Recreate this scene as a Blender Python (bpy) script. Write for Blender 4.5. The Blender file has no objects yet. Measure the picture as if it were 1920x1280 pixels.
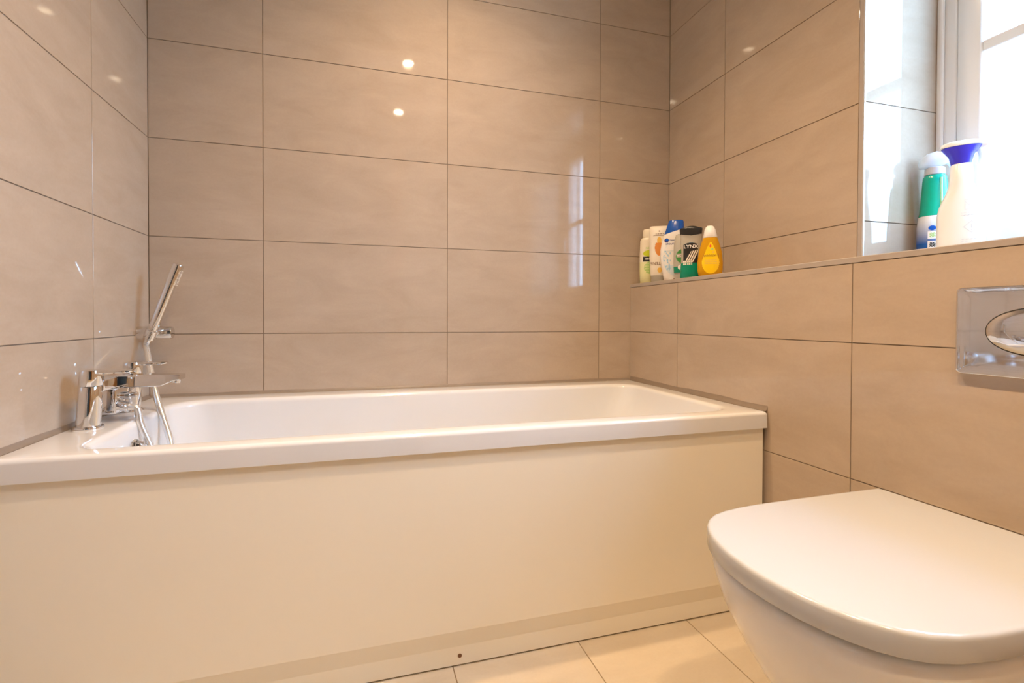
import bpy, bmesh, math, random
from mathutils import Matrix, Vector, noise
random.seed(7)
S = bpy.context.scene
COL = S.collection
PI = math.pi

# ---------------------------------------------------------------- camera
cam_d = bpy.data.cameras.new('camera'); cam = bpy.data.objects.new('camera', cam_d); COL.objects.link(cam)
RT = Vector((0.96177278, -0.27383637, 0.00260128)); UP = Vector((0.00094688, 0.01282424, 0.99991732)); FW = Vector((0.27384709, 0.96169079, -0.0125933))
M = Matrix((RT, UP, -FW)).transposed().to_4x4(); M.translation = Vector((0.6189, -1.6988, 0.7752))
cam.matrix_world = M
cam_d.sensor_width = 36; cam_d.lens = 897.91 / 1920 * 36
cam_d.shift_x = (960 - 929.65) / 1920; cam_d.shift_y = (606.83 - 640) / 1920
cam_d.clip_start = 0.02
S.camera = cam

# ---------------------------------------------------------------- sky and exposure
SKY = 26.0
w = bpy.data.worlds.new('overcast_sky'); S.world = w; w.use_nodes = True
NT = w.node_tree; bg = NT.nodes['Background']; bg.inputs[1].default_value = SKY
# overcast sky: brighter towards the zenith; dull ground below the horizon
_tc = NT.nodes.new('ShaderNodeTexCoord'); _sx = NT.nodes.new('ShaderNodeSeparateXYZ'); _mr = NT.nodes.new('ShaderNodeMapRange'); _cr = NT.nodes.new('ShaderNodeValToRGB')
_mr.inputs[1].default_value = -1.0; _mr.inputs[2].default_value = 1.0
NT.links.new(_tc.outputs['Generated'], _sx.inputs[0]); NT.links.new(_sx.outputs['Z'], _mr.inputs[0]); NT.links.new(_mr.outputs[0], _cr.inputs[0]); NT.links.new(_cr.outputs[0], bg.inputs[0])
_e = _cr.color_ramp.elements
_e[0].position = 0.0; _e[0].color = (0.10, 0.10, 0.09, 1); _e[1].position = 1.0; _e[1].color = (0.39, 0.70, 1.08, 1)
for _p, _c in ((0.485, (0.13, 0.13, 0.12, 1)), (0.505, (0.28, 0.51, 0.80, 1))):
    _n = _e.new(_p); _n.color = _c
S.view_settings.view_transform = 'Standard'; S.view_settings.look = 'None'
S.view_settings.exposure = 0.14; S.view_settings.gamma = 1.0
S.view_settings.use_curve_mapping = False
S.cycles.blur_glossy = 0.1
LAMP_W = 70.0            # watts of each ceiling spot
LAMP_COL = (1.0, 0.68, 0.39)

# ---------------------------------------------------------------- dimensions (metres, floor at z = 0)
W1 = 1.6619      # face of the boxed-in half wall
W2 = 1.8387      # face of the upper right wall
XWIN = 2.10      # front of the window frame
YB = -2.55       # wall behind the camera
CEIL = 2.322
LEDGE = 0.910
Z0 = 0.722       # a tile joint
WY0, WY1 = -0.785, -1.65   # window opening
WZ1 = 1.992
JOINT = 0.0022
EPS = 0.0015

# ---------------------------------------------------------------- materials
def new_mat(name):
    m = bpy.data.materials.new(name); m.use_nodes = True
    return m, m.node_tree, m.node_tree.nodes['Principled BSDF']
def pmat(name, col, rough=0.4, metal=0.0, spec=0.5, coat=0.0, trans=0.0, ior=1.5, noise=0.0, nscale=30, bump=0.0, alpha=1.0):
    m, nt, b = new_mat(name)
    b.inputs['Base Color'].default_value = (*col, 1); b.inputs['Roughness'].default_value = rough
    b.inputs['Metallic'].default_value = metal; b.inputs['Specular IOR Level'].default_value = spec
    b.inputs['Coat Weight'].default_value = coat; b.inputs['Coat Roughness'].default_value = 0.05
    b.inputs['Transmission Weight'].default_value = trans; b.inputs['IOR'].default_value = ior
    if noise or bump:
        tc = nt.nodes.new('ShaderNodeTexCoord'); n = nt.nodes.new('ShaderNodeTexNoise'); n.inputs['Scale'].default_value = nscale; n.inputs['Detail'].default_value = 5
        nt.links.new(tc.outputs['Object'], n.inputs['Vector'])
        if noise:
            mx = nt.nodes.new('ShaderNodeMix'); mx.data_type = 'RGBA'
            mx.inputs[6].default_value = tuple(c * (1 - noise) for c in col) + (1,); mx.inputs[7].default_value = tuple(min(1, c * (1 + noise)) for c in col) + (1,)
            nt.links.new(n.outputs['Fac'], mx.inputs[0]); nt.links.new(mx.outputs[2], b.inputs['Base Color'])
        if bump:
            bp = nt.nodes.new('ShaderNodeBump'); bp.inputs['Strength'].default_value = bump; bp.inputs['Distance'].default_value = 0.002
            nt.links.new(n.outputs['Fac'], bp.inputs['Height']); nt.links.new(bp.outputs['Normal'], b.inputs['Normal'])
    return m
def tile_mat(name, c1, c2, rough, spec=0.5):
    """polished porcelain: soft cloudy mottling, faint horizontal streaks, each tile a little different"""
    m, nt, b = new_mat(name); N = nt.nodes; L = nt.links
    tc = N.new('ShaderNodeTexCoord'); oi = N.new('ShaderNodeObjectInfo')
    mul = N.new('ShaderNodeMath'); mul.operation = 'MULTIPLY'; mul.inputs[1].default_value = 37.0; L.new(oi.outputs['Random'], mul.inputs[0])
    add = N.new('ShaderNodeVectorMath'); add.operation = 'ADD'; L.new(tc.outputs['Object'], add.inputs[0]); L.new(mul.outputs[0], add.inputs[1])
    mp = N.new('ShaderNodeMapping'); mp.inputs['Scale'].default_value = (2.2, 5.5, 3); L.new(add.outputs[0], mp.inputs['Vector'])
    n1 = N.new('ShaderNodeTexNoise'); n1.inputs['Scale'].default_value = 2.2; n1.inputs['Detail'].default_value = 8; n1.inputs['Roughness'].default_value = 0.62; n1.inputs['Distortion'].default_value = 0.6; L.new(mp.outputs[0], n1.inputs['Vector'])
    n2 = N.new('ShaderNodeTexNoise'); n2.inputs['Scale'].default_value = 160; n2.inputs['Detail'].default_value = 3; L.new(add.outputs[0], n2.inputs['Vector'])
    cr = N.new('ShaderNodeValToRGB'); cr.color_ramp.elements[0].position = 0.3; cr.color_ramp.elements[0].color = (*c1, 1); cr.color_ramp.elements[1].position = 0.72; cr.color_ramp.elements[1].color = (*c2, 1)
    ad = N.new('ShaderNodeMath'); ad.operation = 'MULTIPLY_ADD'; ad.inputs[1].default_value = 0.22; L.new(n2.outputs['Fac'], ad.inputs[0])
    sb = N.new('ShaderNodeMath'); sb.operation = 'SUBTRACT'; sb.inputs[1].default_value = 0.11; L.new(n1.outputs['Fac'], sb.inputs[0]); L.new(sb.outputs[0], ad.inputs[2])
    L.new(ad.outputs[0], cr.inputs['Fac']); L.new(cr.outputs['Color'], b.inputs['Base Color'])
    b.inputs['Roughness'].default_value = rough; b.inputs['Specular IOR Level'].default_value = spec
    return m
MT = {
 'tile': tile_mat('polished_taupe_tile', (0.435, 0.345, 0.265), (0.500, 0.405, 0.318), 0.04),
 'floor': tile_mat('cream_floor_tile', (0.56, 0.48, 0.37), (0.63, 0.55, 0.43), 0.16),
 'grout': pmat('brown_grout', (0.21, 0.165, 0.125), 0.9, noise=0.15, nscale=60),
 'fgrout': pmat('floor_grout', (0.30, 0.22, 0.14), 0.9, noise=0.15, nscale=60),
 'plaster': pmat('white_plaster', (0.66, 0.645, 0.62), 0.8, noise=0.02, nscale=8),
 'trim': pmat('taupe_tile_trim', (0.40, 0.35, 0.31), 0.3, noise=0.04),
 'alu': pmat('pale_metal_trim', (0.72, 0.72, 0.72), 0.25, metal=0.6, noise=0.03),
 'sealant': pmat('grey_brown_silicone', (0.24, 0.19, 0.15), 0.45, noise=0.12, nscale=40, bump=0.3),
 'acrylic': pmat('white_bath_acrylic', (0.735, 0.75, 0.775), 0.12, coat=0.4, noise=0.01, nscale=6),
 'panel': pmat('cream_bath_panel', (0.87, 0.83, 0.72), 0.28, noise=0.012, nscale=4),
 'ceramic': pmat('white_ceramic', (0.79, 0.785, 0.78), 0.07, coat=0.5, noise=0.006, nscale=5),
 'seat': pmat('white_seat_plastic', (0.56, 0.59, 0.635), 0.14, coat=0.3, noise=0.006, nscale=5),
 'chrome': pmat('chrome', (0.80, 0.80, 0.81), 0.04, metal=1.0, noise=0.01, nscale=20),
 'hose': pmat('satin_silver_hose', (0.78, 0.78, 0.78), 0.25, metal=0.75, noise=0.05, nscale=80),
 'dark': pmat('painted_gap_shade', (0.02, 0.018, 0.016), 0.6, noise=0.1),
 'rubber': pmat('pale_rubber', (0.78, 0.75, 0.70), 0.5, noise=0.02),
 'upvc': pmat('white_upvc', (0.84, 0.85, 0.86), 0.22, noise=0.01, nscale=10),
 'hall': pmat('added_hall_dark', (0.10, 0.075, 0.055), 0.8, noise=0.1, nscale=4),
 'wood': pmat('oak_door', (0.42, 0.20, 0.07), 0.4, noise=0.25, nscale=9),
 'cream': pmat('cream_plastic', (0.80, 0.73, 0.58), 0.3, noise=0.02),
 'lime': pmat('pale_lime_plastic', (0.78, 0.76, 0.42), 0.3, noise=0.02),
 'ivory': pmat('ivory_plastic', (0.86, 0.80, 0.68), 0.3, noise=0.02),
 'white': pmat('white_plastic', (0.88, 0.86, 0.83), 0.25, noise=0.01),
 'blue': pmat('blue_plastic', (0.01, 0.10, 0.50), 0.2, noise=0.03),
 'violet': pmat('violet_blue_plastic', (0.05, 0.04, 0.62), 0.25, noise=0.03),
 'black': pmat('black_plastic', (0.018, 0.018, 0.018), 0.3, noise=0.05),
 'teal': pmat('teal_green_print', (0.0, 0.40, 0.26), 0.2, noise=0.03),
 'gel': pmat('green_shower_gel', (0.0, 0.26, 0.15), 0.15, noise=0.05),
 'clear': pmat('clear_plastic', (0.80, 0.77, 0.68), 0.12, trans=0.55, ior=1.25, noise=0.02),
 'amber': pmat('amber_shampoo', (0.92, 0.50, 0.02), 0.08, trans=0.45, ior=1.2, noise=0.03),
 'yellow': pmat('yellow_print', (0.95, 0.62, 0.0), 0.3, noise=0.02),
 'orange': pmat('orange_print', (0.72, 0.28, 0.06), 0.3, noise=0.06),
 'gold': pmat('gold_print', (0.80, 0.50, 0.10), 0.3, noise=0.05),
 'brown': pmat('brown_print', (0.16, 0.07, 0.03), 0.4, noise=0.05),
 'navy': pmat('navy_print', (0.02, 0.03, 0.20), 0.3, noise=0.05),
 'skyblue': pmat('sky_blue_print', (0.35, 0.60, 0.78), 0.3, noise=0.1),
 'paleblue': pmat('pale_blue_print', (0.66, 0.76, 0.80), 0.3, noise=0.06),
 'leaf': pmat('leaf_green_print', (0.05, 0.30, 0.06), 0.4, noise=0.2, nscale=200),
 'limeprint': pmat('lime_print', (0.55, 0.62, 0.02), 0.4, noise=0.1, nscale=200),
 'palegreen': pmat('pale_green_print', (0.42, 0.62, 0.20), 0.4, noise=0.2, nscale=200),
 'red': pmat('red_print', (0.75, 0.08, 0.03), 0.4, noise=0.05),
 'grey': pmat('grey_print', (0.45, 0.47, 0.50), 0.4, noise=0.05),
 'palegrey': pmat('pale_grey_print', (0.66, 0.69, 0.72), 0.4, noise=0.03),
 'mist': pmat('misty_translucent_plastic', (0.85, 0.90, 0.92), 0.3, trans=0.35, ior=1.2, noise=0.02),
 'silver': pmat('silver_grey_plastic', (0.55, 0.55, 0.55), 0.3, noise=0.03),
 'seam': pmat('pale_green_seam', (0.35, 0.72, 0.45), 0.15, noise=0.04),
}
def glass_pane_mat():
    m, nt, b = new_mat('obscure_window_glass'); N = nt.nodes; L = nt.links; N.remove(b)
    out = [n for n in N if n.type == 'OUTPUT_MATERIAL'][0]
    tr = N.new('ShaderNodeBsdfTransparent'); tl = N.new('ShaderNodeBsdfTranslucent'); gl = N.new('ShaderNodeBsdfGlossy'); gl.inputs['Roughness'].default_value = 0.1
    tl.inputs[0].default_value = (0.95, 0.97, 1, 1)
    tc = N.new('ShaderNodeTexCoord'); no = N.new('ShaderNodeTexNoise'); no.inputs['Scale'].default_value = 120
    bp = N.new('ShaderNodeBump'); bp.inputs['Strength'].default_value = 0.3; L.new(tc.outputs['Object'], no.inputs['Vector']); L.new(no.outputs['Fac'], bp.inputs['Height']); L.new(bp.outputs['Normal'], gl.inputs['Normal'])
    m1 = N.new('ShaderNodeMixShader'); m1.inputs[0].default_value = 0.2; L.new(tr.outputs[0], m1.inputs[1]); L.new(tl.outputs[0], m1.inputs[2])
    lw = N.new('ShaderNodeLayerWeight'); lw.inputs[0].default_value = 0.5; pw = N.new('ShaderNodeMath'); pw.operation = 'POWER'; pw.inputs[1].default_value = 5.0; fr = N.new('ShaderNodeMath'); fr.operation = 'MULTIPLY_ADD'; fr.inputs[1].default_value = 0.5; fr.inputs[2].default_value = 0.03; L.new(lw.outputs['Facing'], pw.inputs[0]); L.new(pw.outputs[0], fr.inputs[0])
    m2 = N.new('ShaderNodeMixShader'); L.new(fr.outputs[0], m2.inputs[0]); L.new(m1.outputs[0], m2.inputs[1]); L.new(gl.outputs[0], m2.inputs[2]); L.new(m2.outputs[0], out.inputs['Surface'])
    return m
MT['glass'] = glass_pane_mat()
def lamp_mat():
    m, nt, b = new_mat('glowing_lamp')
    b.inputs['Base Color'].default_value = (1, 1, 1, 1); b.inputs['Emission Color'].default_value = (1.0, 0.80, 0.55, 1); b.inputs['Emission Strength'].default_value = 330
    return m
MT['lamp'] = lamp_mat()
def gradient_mat():
    """printed sleeve of the green spray: white fading to deep blue towards the base"""
    m, nt, b = new_mat('white_to_blue_print'); N = nt.nodes; L = nt.links
    tc = N.new('ShaderNodeTexCoord'); sx = N.new('ShaderNodeSeparateXYZ'); L.new(tc.outputs['Object'], sx.inputs[0])
    mr = N.new('ShaderNodeMapRange'); mr.inputs[1].default_value = 0.055; mr.inputs[2].default_value = 0.115; L.new(sx.outputs['Z'], mr.inputs[0])
    cr = N.new('ShaderNodeValToRGB'); cr.color_ramp.elements[0].color = (0.01, 0.10, 0.42, 1); cr.color_ramp.elements[1].color = (0.78, 0.80, 0.82, 1); L.new(mr.outputs[0], cr.inputs[0])
    L.new(cr.outputs[0], b.inputs['Base Color']); b.inputs['Roughness'].default_value = 0.15
    return m
MT['fade'] = gradient_mat()

# ---------------------------------------------------------------- mesh helpers
def mesh_from(bm, name, smooth=None):
    bmesh.ops.recalc_face_normals(bm, faces=bm.faces)
    me = bpy.data.meshes.new(name); bm.to_mesh(me); bm.free()
    if smooth is not None:
        me.polygons.foreach_set('use_smooth', [True] * len(me.polygons))
        try: me.set_sharp_from_angle(angle=math.radians(smooth))
        except Exception: pass
    return me
def link(name, me, mat=None, parent=None, loc=None):
    o = bpy.data.objects.new(name, me); COL.objects.link(o)
    if mat and me: 
        if not me.materials: me.materials.append(MT[mat])
    if parent: o.parent = parent
    if loc is not None: o.location = loc
    return o
def obj(name, bm, mat, parent=None, smooth=None, loc=None):
    return link(name, mesh_from(bm, name, smooth), mat, parent, loc)
def tag(o, label, cat=None, group=None, kind=None):
    o['label'] = label
    if cat: o['category'] = cat
    if group: o['group'] = group
    if kind: o['kind'] = kind
    return o
def thing(name, label, cat, loc=(0, 0, 0), rz=0.0, group=None):
    o = bpy.data.objects.new(name, None); COL.objects.link(o); o.location = loc; o.rotation_euler = (0, 0, rz); o.empty_display_size = 0.03
    return tag(o, label, cat, group)
def box(bm, lo, hi, bevel=0.0, seg=2):
    r = bmesh.ops.create_cube(bm, size=1.0)
    for v in r['verts']:
        v.co = Vector([lo[i] + (v.co[i] + 0.5) * (hi[i] - lo[i]) for i in range(3)])
    if bevel:
        es = list({e for v in r['verts'] for e in v.link_edges})
        bmesh.ops.bevel(bm, geom=es, offset=bevel, segments=seg, affect='EDGES', profile=0.5)
def bxo(name, lo, hi, mat, parent=None, bevel=0.0, seg=2):
    bm = bmesh.new(); box(bm, lo, hi, bevel, seg); return obj(name, bm, mat, parent, 35 if bevel else None)
def rings_mesh(bm, rings, closed=True, cap0=True, cap1=True):
    """skin a list of equally long vertex loops"""
    vs = [[bm.verts.new(p) for p in r] for r in rings]
    n = len(rings[0])
    for a, b in zip(vs, vs[1:]):
        for i in range(n if closed else n - 1):
            j = (i + 1) % n
            try: bm.faces.new((a[i], a[j], b[j], b[i]))
            except ValueError: pass
    if cap0: bm.faces.new(vs[0][::-1])
    if cap1: bm.faces.new(vs[-1])
    return vs
def frame(t, ref=None):
    t = t.normalized(); ref = ref or (Vector((0, 0, 1)) if abs(t.z) < 0.95 else Vector((1, 0, 0)))
    u = t.cross(ref).normalized(); return u, u.cross(t).normalized()
def spline(pts, k=10):
    P = [Vector(p) for p in pts]; P = [P[0] * 2 - P[1]] + P + [P[-1] * 2 - P[-2]]; out = []
    for i in range(1, len(P) - 2):
        for j in range(k):
            t = j / k; a, b, c, d = P[i - 1], P[i], P[i + 1], P[i + 2]
            out.append(0.5 * ((2 * b) + (c - a) * t + (2 * a - 5 * b + 4 * c - d) * t * t + (3 * b - a - 3 * c + d) * t ** 3))
    out.append(P[-2]); return out
def tube(bm, path, rad, seg=16):
    path = [Vector(p) for p in path]; rings = []; u = None
    for i, p in enumerate(path):
        t = (path[min(i + 1, len(path) - 1)] - path[max(i - 1, 0)]).normalized()
        if u is None: u, v = frame(t)
        else:
            u = (u - t * u.dot(t)).normalized(); v = t.cross(u)
        r = rad[i] if isinstance(rad, (list, tuple)) else rad
        rings.append([p + (u * math.cos(a) + v * math.sin(a)) * r for a in (2 * PI * k / seg for k in range(seg))])
    rings_mesh(bm, rings)
def lathe(bm, prof, origin=(0, 0, 0), axis=(0, 0, 1), seg=32):
    """prof: (height along axis, radius)"""
    o = Vector(origin); t = Vector(axis).normalized(); u, v = frame(t)
    rings = [[o + t * h + (u * math.cos(a) + v * math.sin(a)) * max(r, 1e-5) for a in (2 * PI * k / seg for k in range(seg))] for h, r in prof]
    rings_mesh(bm, rings)
def rrect(x0, x1, y0, y1, r, z, n=8):
    """rounded rectangle, r = radii at (x1y1, x0y1, x0y0, x1y0)"""
    if not isinstance(r, (tuple, list)): r = (r,) * 4
    out = []
    for (cx, cy, a0, rr) in ((x1 - r[0], y1 - r[0], 0, r[0]), (x0 + r[1], y1 - r[1], 90, r[1]), (x0 + r[2], y0 + r[2], 180, r[2]), (x1 - r[3], y0 + r[3], 270, r[3])):
        for k in range(n + 1):
            a = math.radians(a0 + 90 * k / n); out.append((cx + rr * math.cos(a), cy + rr * math.sin(a), z))
    return out
def prism(bm, poly, axis_lo, axis_hi, plane='yz', bevel=0.0, seg=2):
    """extrude a 2-d polygon: 'yz' along x, 'xz' along y, 'xy' along z"""
    def P(a, b, t): return {'yz': (t, a, b), 'xz': (a, t, b), 'xy': (a, b, t)}[plane]
    rings_mesh(bm, [[P(a, b, axis_lo) for a, b in poly], [P(a, b, axis_hi) for a, b in poly]])
    if bevel:
        bmesh.ops.bevel(bm, geom=list(bm.edges), offset=bevel, segments=seg, affect='EDGES', profile=0.5)

# ---------------------------------------------------------------- tiled surfaces
TILE_CACHE = {}
def tile_mesh(wd, ht, mat, th=0.008, ch=0.0004):
    key = (round(wd, 4), round(ht, 4), mat)
    if key not in TILE_CACHE:
        bm = bmesh.new(); a, b = wd / 2, ht / 2
        rings_mesh(bm, [[(-a, -b, -th), (a, -b, -th), (a, b, -th), (-a, b, -th)], [(-a, -b, -ch), (a, -b, -ch), (a, b, -ch), (-a, b, -ch)],
                        [(-a + ch, -b + ch, 0), (a - ch, -b + ch, 0), (a - ch, b - ch, 0), (-a + ch, b - ch, 0)]], cap0=False)
        me = mesh_from(bm, 'tile'); me.materials.append(MT[mat]); TILE_CACHE[key] = me
    return TILE_CACHE[key]
def tiles(parent, origin, u, v, us, vs, mat='tile', name='wall_tile', skip=None):
    """lay tiles between the joint lines us x vs; u x v points out of the surface"""
    u, v, o = Vector(u), Vector(v), Vector(origin); n = u.cross(v)
    for i in range(len(us) - 1):
        for j in range(len(vs) - 1):
            a0, a1, b0, b1 = us[i], us[i + 1], vs[j], vs[j + 1]
            if skip and skip((a0 + a1) / 2, (b0 + b1) / 2): continue
            if a1 - a0 < 0.012 or b1 - b0 < 0.012: continue
            t = bpy.data.objects.new(name, tile_mesh(a1 - a0 - JOINT, b1 - b0 - JOINT, mat)); COL.objects.link(t); t.parent = parent
            m = Matrix((u, v, n)).transposed().to_4x4(); m.translation = o + u * (a0 + a1) / 2 + v * (b0 + b1) / 2
            t.matrix_world = m
def steps(lo, hi, through, pitch):
    k = math.ceil((lo + 1e-6 - through) / pitch); out = [lo]
    while through + k * pitch < hi - 1e-6: out.append(through + k * pitch); k += 1
    return out + [hi]
ROWS = steps(0, CEIL, Z0, 0.3)
def struct(o, label, cat): return tag(o, label, cat, kind='structure')

G = 0.0016   # grout lies this far behind the tile faces
wall_back = struct(bxo('wall_back', (-0.12, G, 0), (2.25, 0.12, CEIL), 'grout'), 'taupe tiled wall running along the back of the bath', 'wall')
tiles(wall_back, (0, 0, 0), (1, 0, 0), (0, 0, 1), steps(0, W2, 0.3198, 0.602), ROWS)
wall_left = struct(bxo('wall_left', (-0.12, YB, 0), (-G, G, CEIL), 'grout'), 'taupe tiled wall at the tap end of the bath', 'wall')
tiles(wall_left, (0, 0, 0), (0, 1, 0), (0, 0, 1), steps(YB, 0, -0.3175, 0.602), ROWS)
# upper right wall around the window
bm = bmesh.new(); X2 = 2.24
box(bm, (W2 + G, WY0, LEDGE - 0.02), (X2, G, CEIL)); box(bm, (W2 + G, YB, LEDGE - 0.02), (X2, WY1, CEIL)); box(bm, (W2 + G, WY1, WZ1), (X2, WY0, CEIL))
wall_right = struct(obj('wall_right', bm, 'grout'), 'taupe tiled upper wall around the window', 'wall')
RR = [LEDGE] + [z for z in ROWS if z > LEDGE + 0.02]
tiles(wall_right, (W2, 0, 0), (0, -1, 0), (0, 0, 1), steps(0, -WY0 - 0.010, 0.308, 0.602), RR)
tiles(wall_right, (W2, 0, 0), (0, -1, 0), (0, 0, 1), steps(-WY1 + 0.01, -YB, 0.308, 0.602), RR)
tiles(wall_right, (W2, 0, 0), (0, -1, 0), (0, 0, 1), steps(-WY0 - 0.010, -WY1 + 0.01, 0.308, 0.602), [WZ1 + 0.01] + [z for z in ROWS if z > WZ1 + 0.03])
RV = [z for z in RR if z < WZ1] + [WZ1]
tiles(wall_right, (0, WY0 - 0.003, 0), (1, 0, 0), (0, 0, 1), [W2 + 0.004, XWIN + 0.02], RV)
tiles(wall_right, (0, WY1 + 0.003, 0), (-1, 0, 0), (0, 0, 1), [-XWIN - 0.02, -W2 - 0.004], RV)
tiles(wall_right, (0, 0, WZ1 - 0.003), (0, 1, 0), (1, 0, 0), [WY1, (WY0 + WY1) / 2, WY0], [W2 + 0.004, XWIN + 0.02])
# boxed-in lower wall with its ledge
bm = bmesh.new(); box(bm, (W1 + G, YB, 0), (X2, G, LEDGE - 0.006))
wall_low = struct(obj('wall_lower_right', bm, 'grout'), 'taupe tiled boxed-in half wall below the window', 'wall')
LOWROWS = [z for z in ROWS if z < LEDGE - 0.012] + [LEDGE - 0.013]
tiles(wall_low, (W1, 0, 0), (0, -1, 0), (0, 0, 1), steps(0, -YB, 0.2975, 0.602), LOWROWS)
tiles(wall_low, (W1 + 0.012, 0, LEDGE), (1, 0, 0), (0, 1, 0), [0, W2 - W1 - 0.012], steps(YB, 0, -0.2975, 0.602), name='ledge_tile')
tiles(wall_low, (W2, 0, LEDGE), (1, 0, 0), (0, 1, 0), [0, XWIN - W2], [WY1, -1.2, WY0], name='ledge_tile')
DX0, DX1, DH = 0.10, 0.86, 2.02  # unseen open doorway and dark hall, added to give the chrome dark reflections
bm = bmesh.new(); box(bm, (-0.12, YB - 0.12, 0), (DX0, YB, CEIL)); box(bm, (DX1, YB - 0.12, 0), (X2, YB, CEIL)); box(bm, (DX0, YB - 0.12, DH), (DX1, YB, CEIL))
wall_front = struct(obj('wall_front', bm, 'plaster'), 'plain white wall with the doorway opposite the bath', 'wall')
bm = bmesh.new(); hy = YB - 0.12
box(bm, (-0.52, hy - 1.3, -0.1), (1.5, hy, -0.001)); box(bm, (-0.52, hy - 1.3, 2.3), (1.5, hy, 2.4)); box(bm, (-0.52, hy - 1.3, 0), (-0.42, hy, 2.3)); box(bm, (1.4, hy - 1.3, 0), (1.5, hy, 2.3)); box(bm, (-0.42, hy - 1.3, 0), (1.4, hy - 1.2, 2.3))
struct(obj('wall_added_hall', bm, 'hall'), 'unseen unlit brown hallway added beyond the open bathroom door for dark reflections', 'wall')
door = thing('door_1', 'wooden door standing open in the wall opposite the bath', 'door', (DX1, YB, 0)); door['kind'] = 'structure'
bxo('door_leaf', (0.012, 0.02, 0.01), (0.052, 0.74, 1.98), 'wood', door, 0.003)
bm = bmesh.new(); box(bm, (DX0 - DX1 - 0.06, 0.0, 0), (DX0 - DX1, 0.02, DH + 0.06), 0.003); box(bm, (0, 0.0, 0), (0.06, 0.018, DH + 0.06), 0.003); box(bm, (DX0 - DX1, 0.0, DH), (0, 0.02, DH + 0.06), 0.003); obj('door_frame', bm, 'upvc', door)
bm = bmesh.new(); lathe(bm, [(0, 0.024), (0.008, 0.024), (0.009, 0.009), (0.05, 0.009)], (0.012, 0.68, 1.0), (-1, 0, 0)); tube(bm, [(-0.034, 0.68, 1.0), (-0.034, 0.57, 1.0)], 0.009); obj('door_handle', bm, 'chrome', door, 40)
ceiling = struct(bxo('ceiling', (-0.12, YB - 0.12, CEIL), (X2, 0.12, CEIL + 0.1), 'plaster'), 'flat white ceiling with round spotlights', 'ceiling')
floor = struct(bxo('floor', (-0.12, YB - 0.12, -0.1), (X2, 0.12, -G), 'fgrout'), 'cream tiled floor in front of the bath', 'floor')
tiles(floor, (0, 0, 0), (1, 0, 0), (0, 1, 0), steps(0, W1, 0.818, 0.304), steps(YB, 0, -0.55, 0.604), mat='floor', name='floor_tile')

# edge trims and sealant beads
bm = bmesh.new(); prism(bm, [(W1 - 0.0005, LEDGE - 0.012), (W1 + 0.012, LEDGE - 0.012), (W1 + 0.012, LEDGE + 0.0005), (W1 + 0.001, LEDGE + 0.0005), (W1 - 0.0005, LEDGE - 0.001)], YB, 0, 'xz')
struct(obj('trim_1', bm, 'trim'), 'slim taupe edge trim along the ledge front', 'trim')
bm = bmesh.new(); box(bm, (W2 - 0.0008, WY0 - 0.001, LEDGE + 0.001), (W2 + 0.004, WY0 + 0.009, WZ1 + 0.009)); t2 = obj('trim_2', bm, 'trim')
struct(t2, 'vertical edge trim on the window corner nearest the bath', 'trim')
bxo('inner_strip', (W2 - 0.0005, WY0 - 0.0045, LEDGE + 0.001), (W2 + 0.0038, WY0 - 0.001, WZ1), 'alu', t2)
bm = bmesh.new(); box(bm, (W2 - 0.0008, WY1 - 0.009, LEDGE + 0.001), (W2 + 0.004, WY1 + 0.004, WZ1 + 0.009)); struct(obj('trim_3', bm, 'trim'), 'vertical edge trim on the window corner farther from the bath', 'trim')
bm = bmesh.new(); box(bm, (W2 - 0.0008, WY1 + 0.004, WZ1 - 0.004), (W2 + 0.004, WY0 - 0.0045, WZ1 + 0.009)); struct(obj('trim_4', bm, 'trim'), 'horizontal edge trim over the window opening', 'trim')
RIM = 0.529
def bead(name, pts, label, nrm, h=0.009, wd=0.009):
    """silicone fillet: pts run along the joint, nrm points away from the wall; slightly uneven by hand"""
    bm = bmesh.new(); rings = []; nrm = Vector(nrm); P0, P1 = Vector(pts[0]), Vector(pts[1]); K = 60; ph = random.uniform(0, 6)
    for k in range(K + 1):
        p = P0.lerp(P1, k / K); q = k / K * (P1 - P0).length
        wob = 0.09 * math.sin(q * 17 + ph) + 0.05 * math.sin(q * 41 + 2 * ph); hh = h * (1 + wob); ww = wd * (1 - wob * 0.6)
        rings.append([p, p + nrm * ww, p + nrm * ww * 0.35 + Vector((0, 0, hh * 0.4)), p + Vector((0, 0, hh))])
    rings_mesh(bm, rings); return struct(obj(name, bm, 'sealant', None, 60), label, 'sealant')
bead('trim_5', ((0.006, -0.0002, RIM), (W1 - 0.006, -0.0002, RIM)), 'grey-brown sealant bead between the bath and the back wall', (0, -1, 0), 0.008)
bead('trim_6', ((0.0002, -0.68, RIM), (0.0002, -0.006, RIM)), 'grey-brown sealant bead between the bath and the tap-end wall', (1, 0, 0), 0.010)
bead('trim_7', ((W1 - 0.0002, -0.676, RIM), (W1 - 0.0002, -0.006, RIM)), 'grey-brown sealant bead between the bath and the half wall', (-1, 0, 0), 0.014, 0.007)

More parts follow.
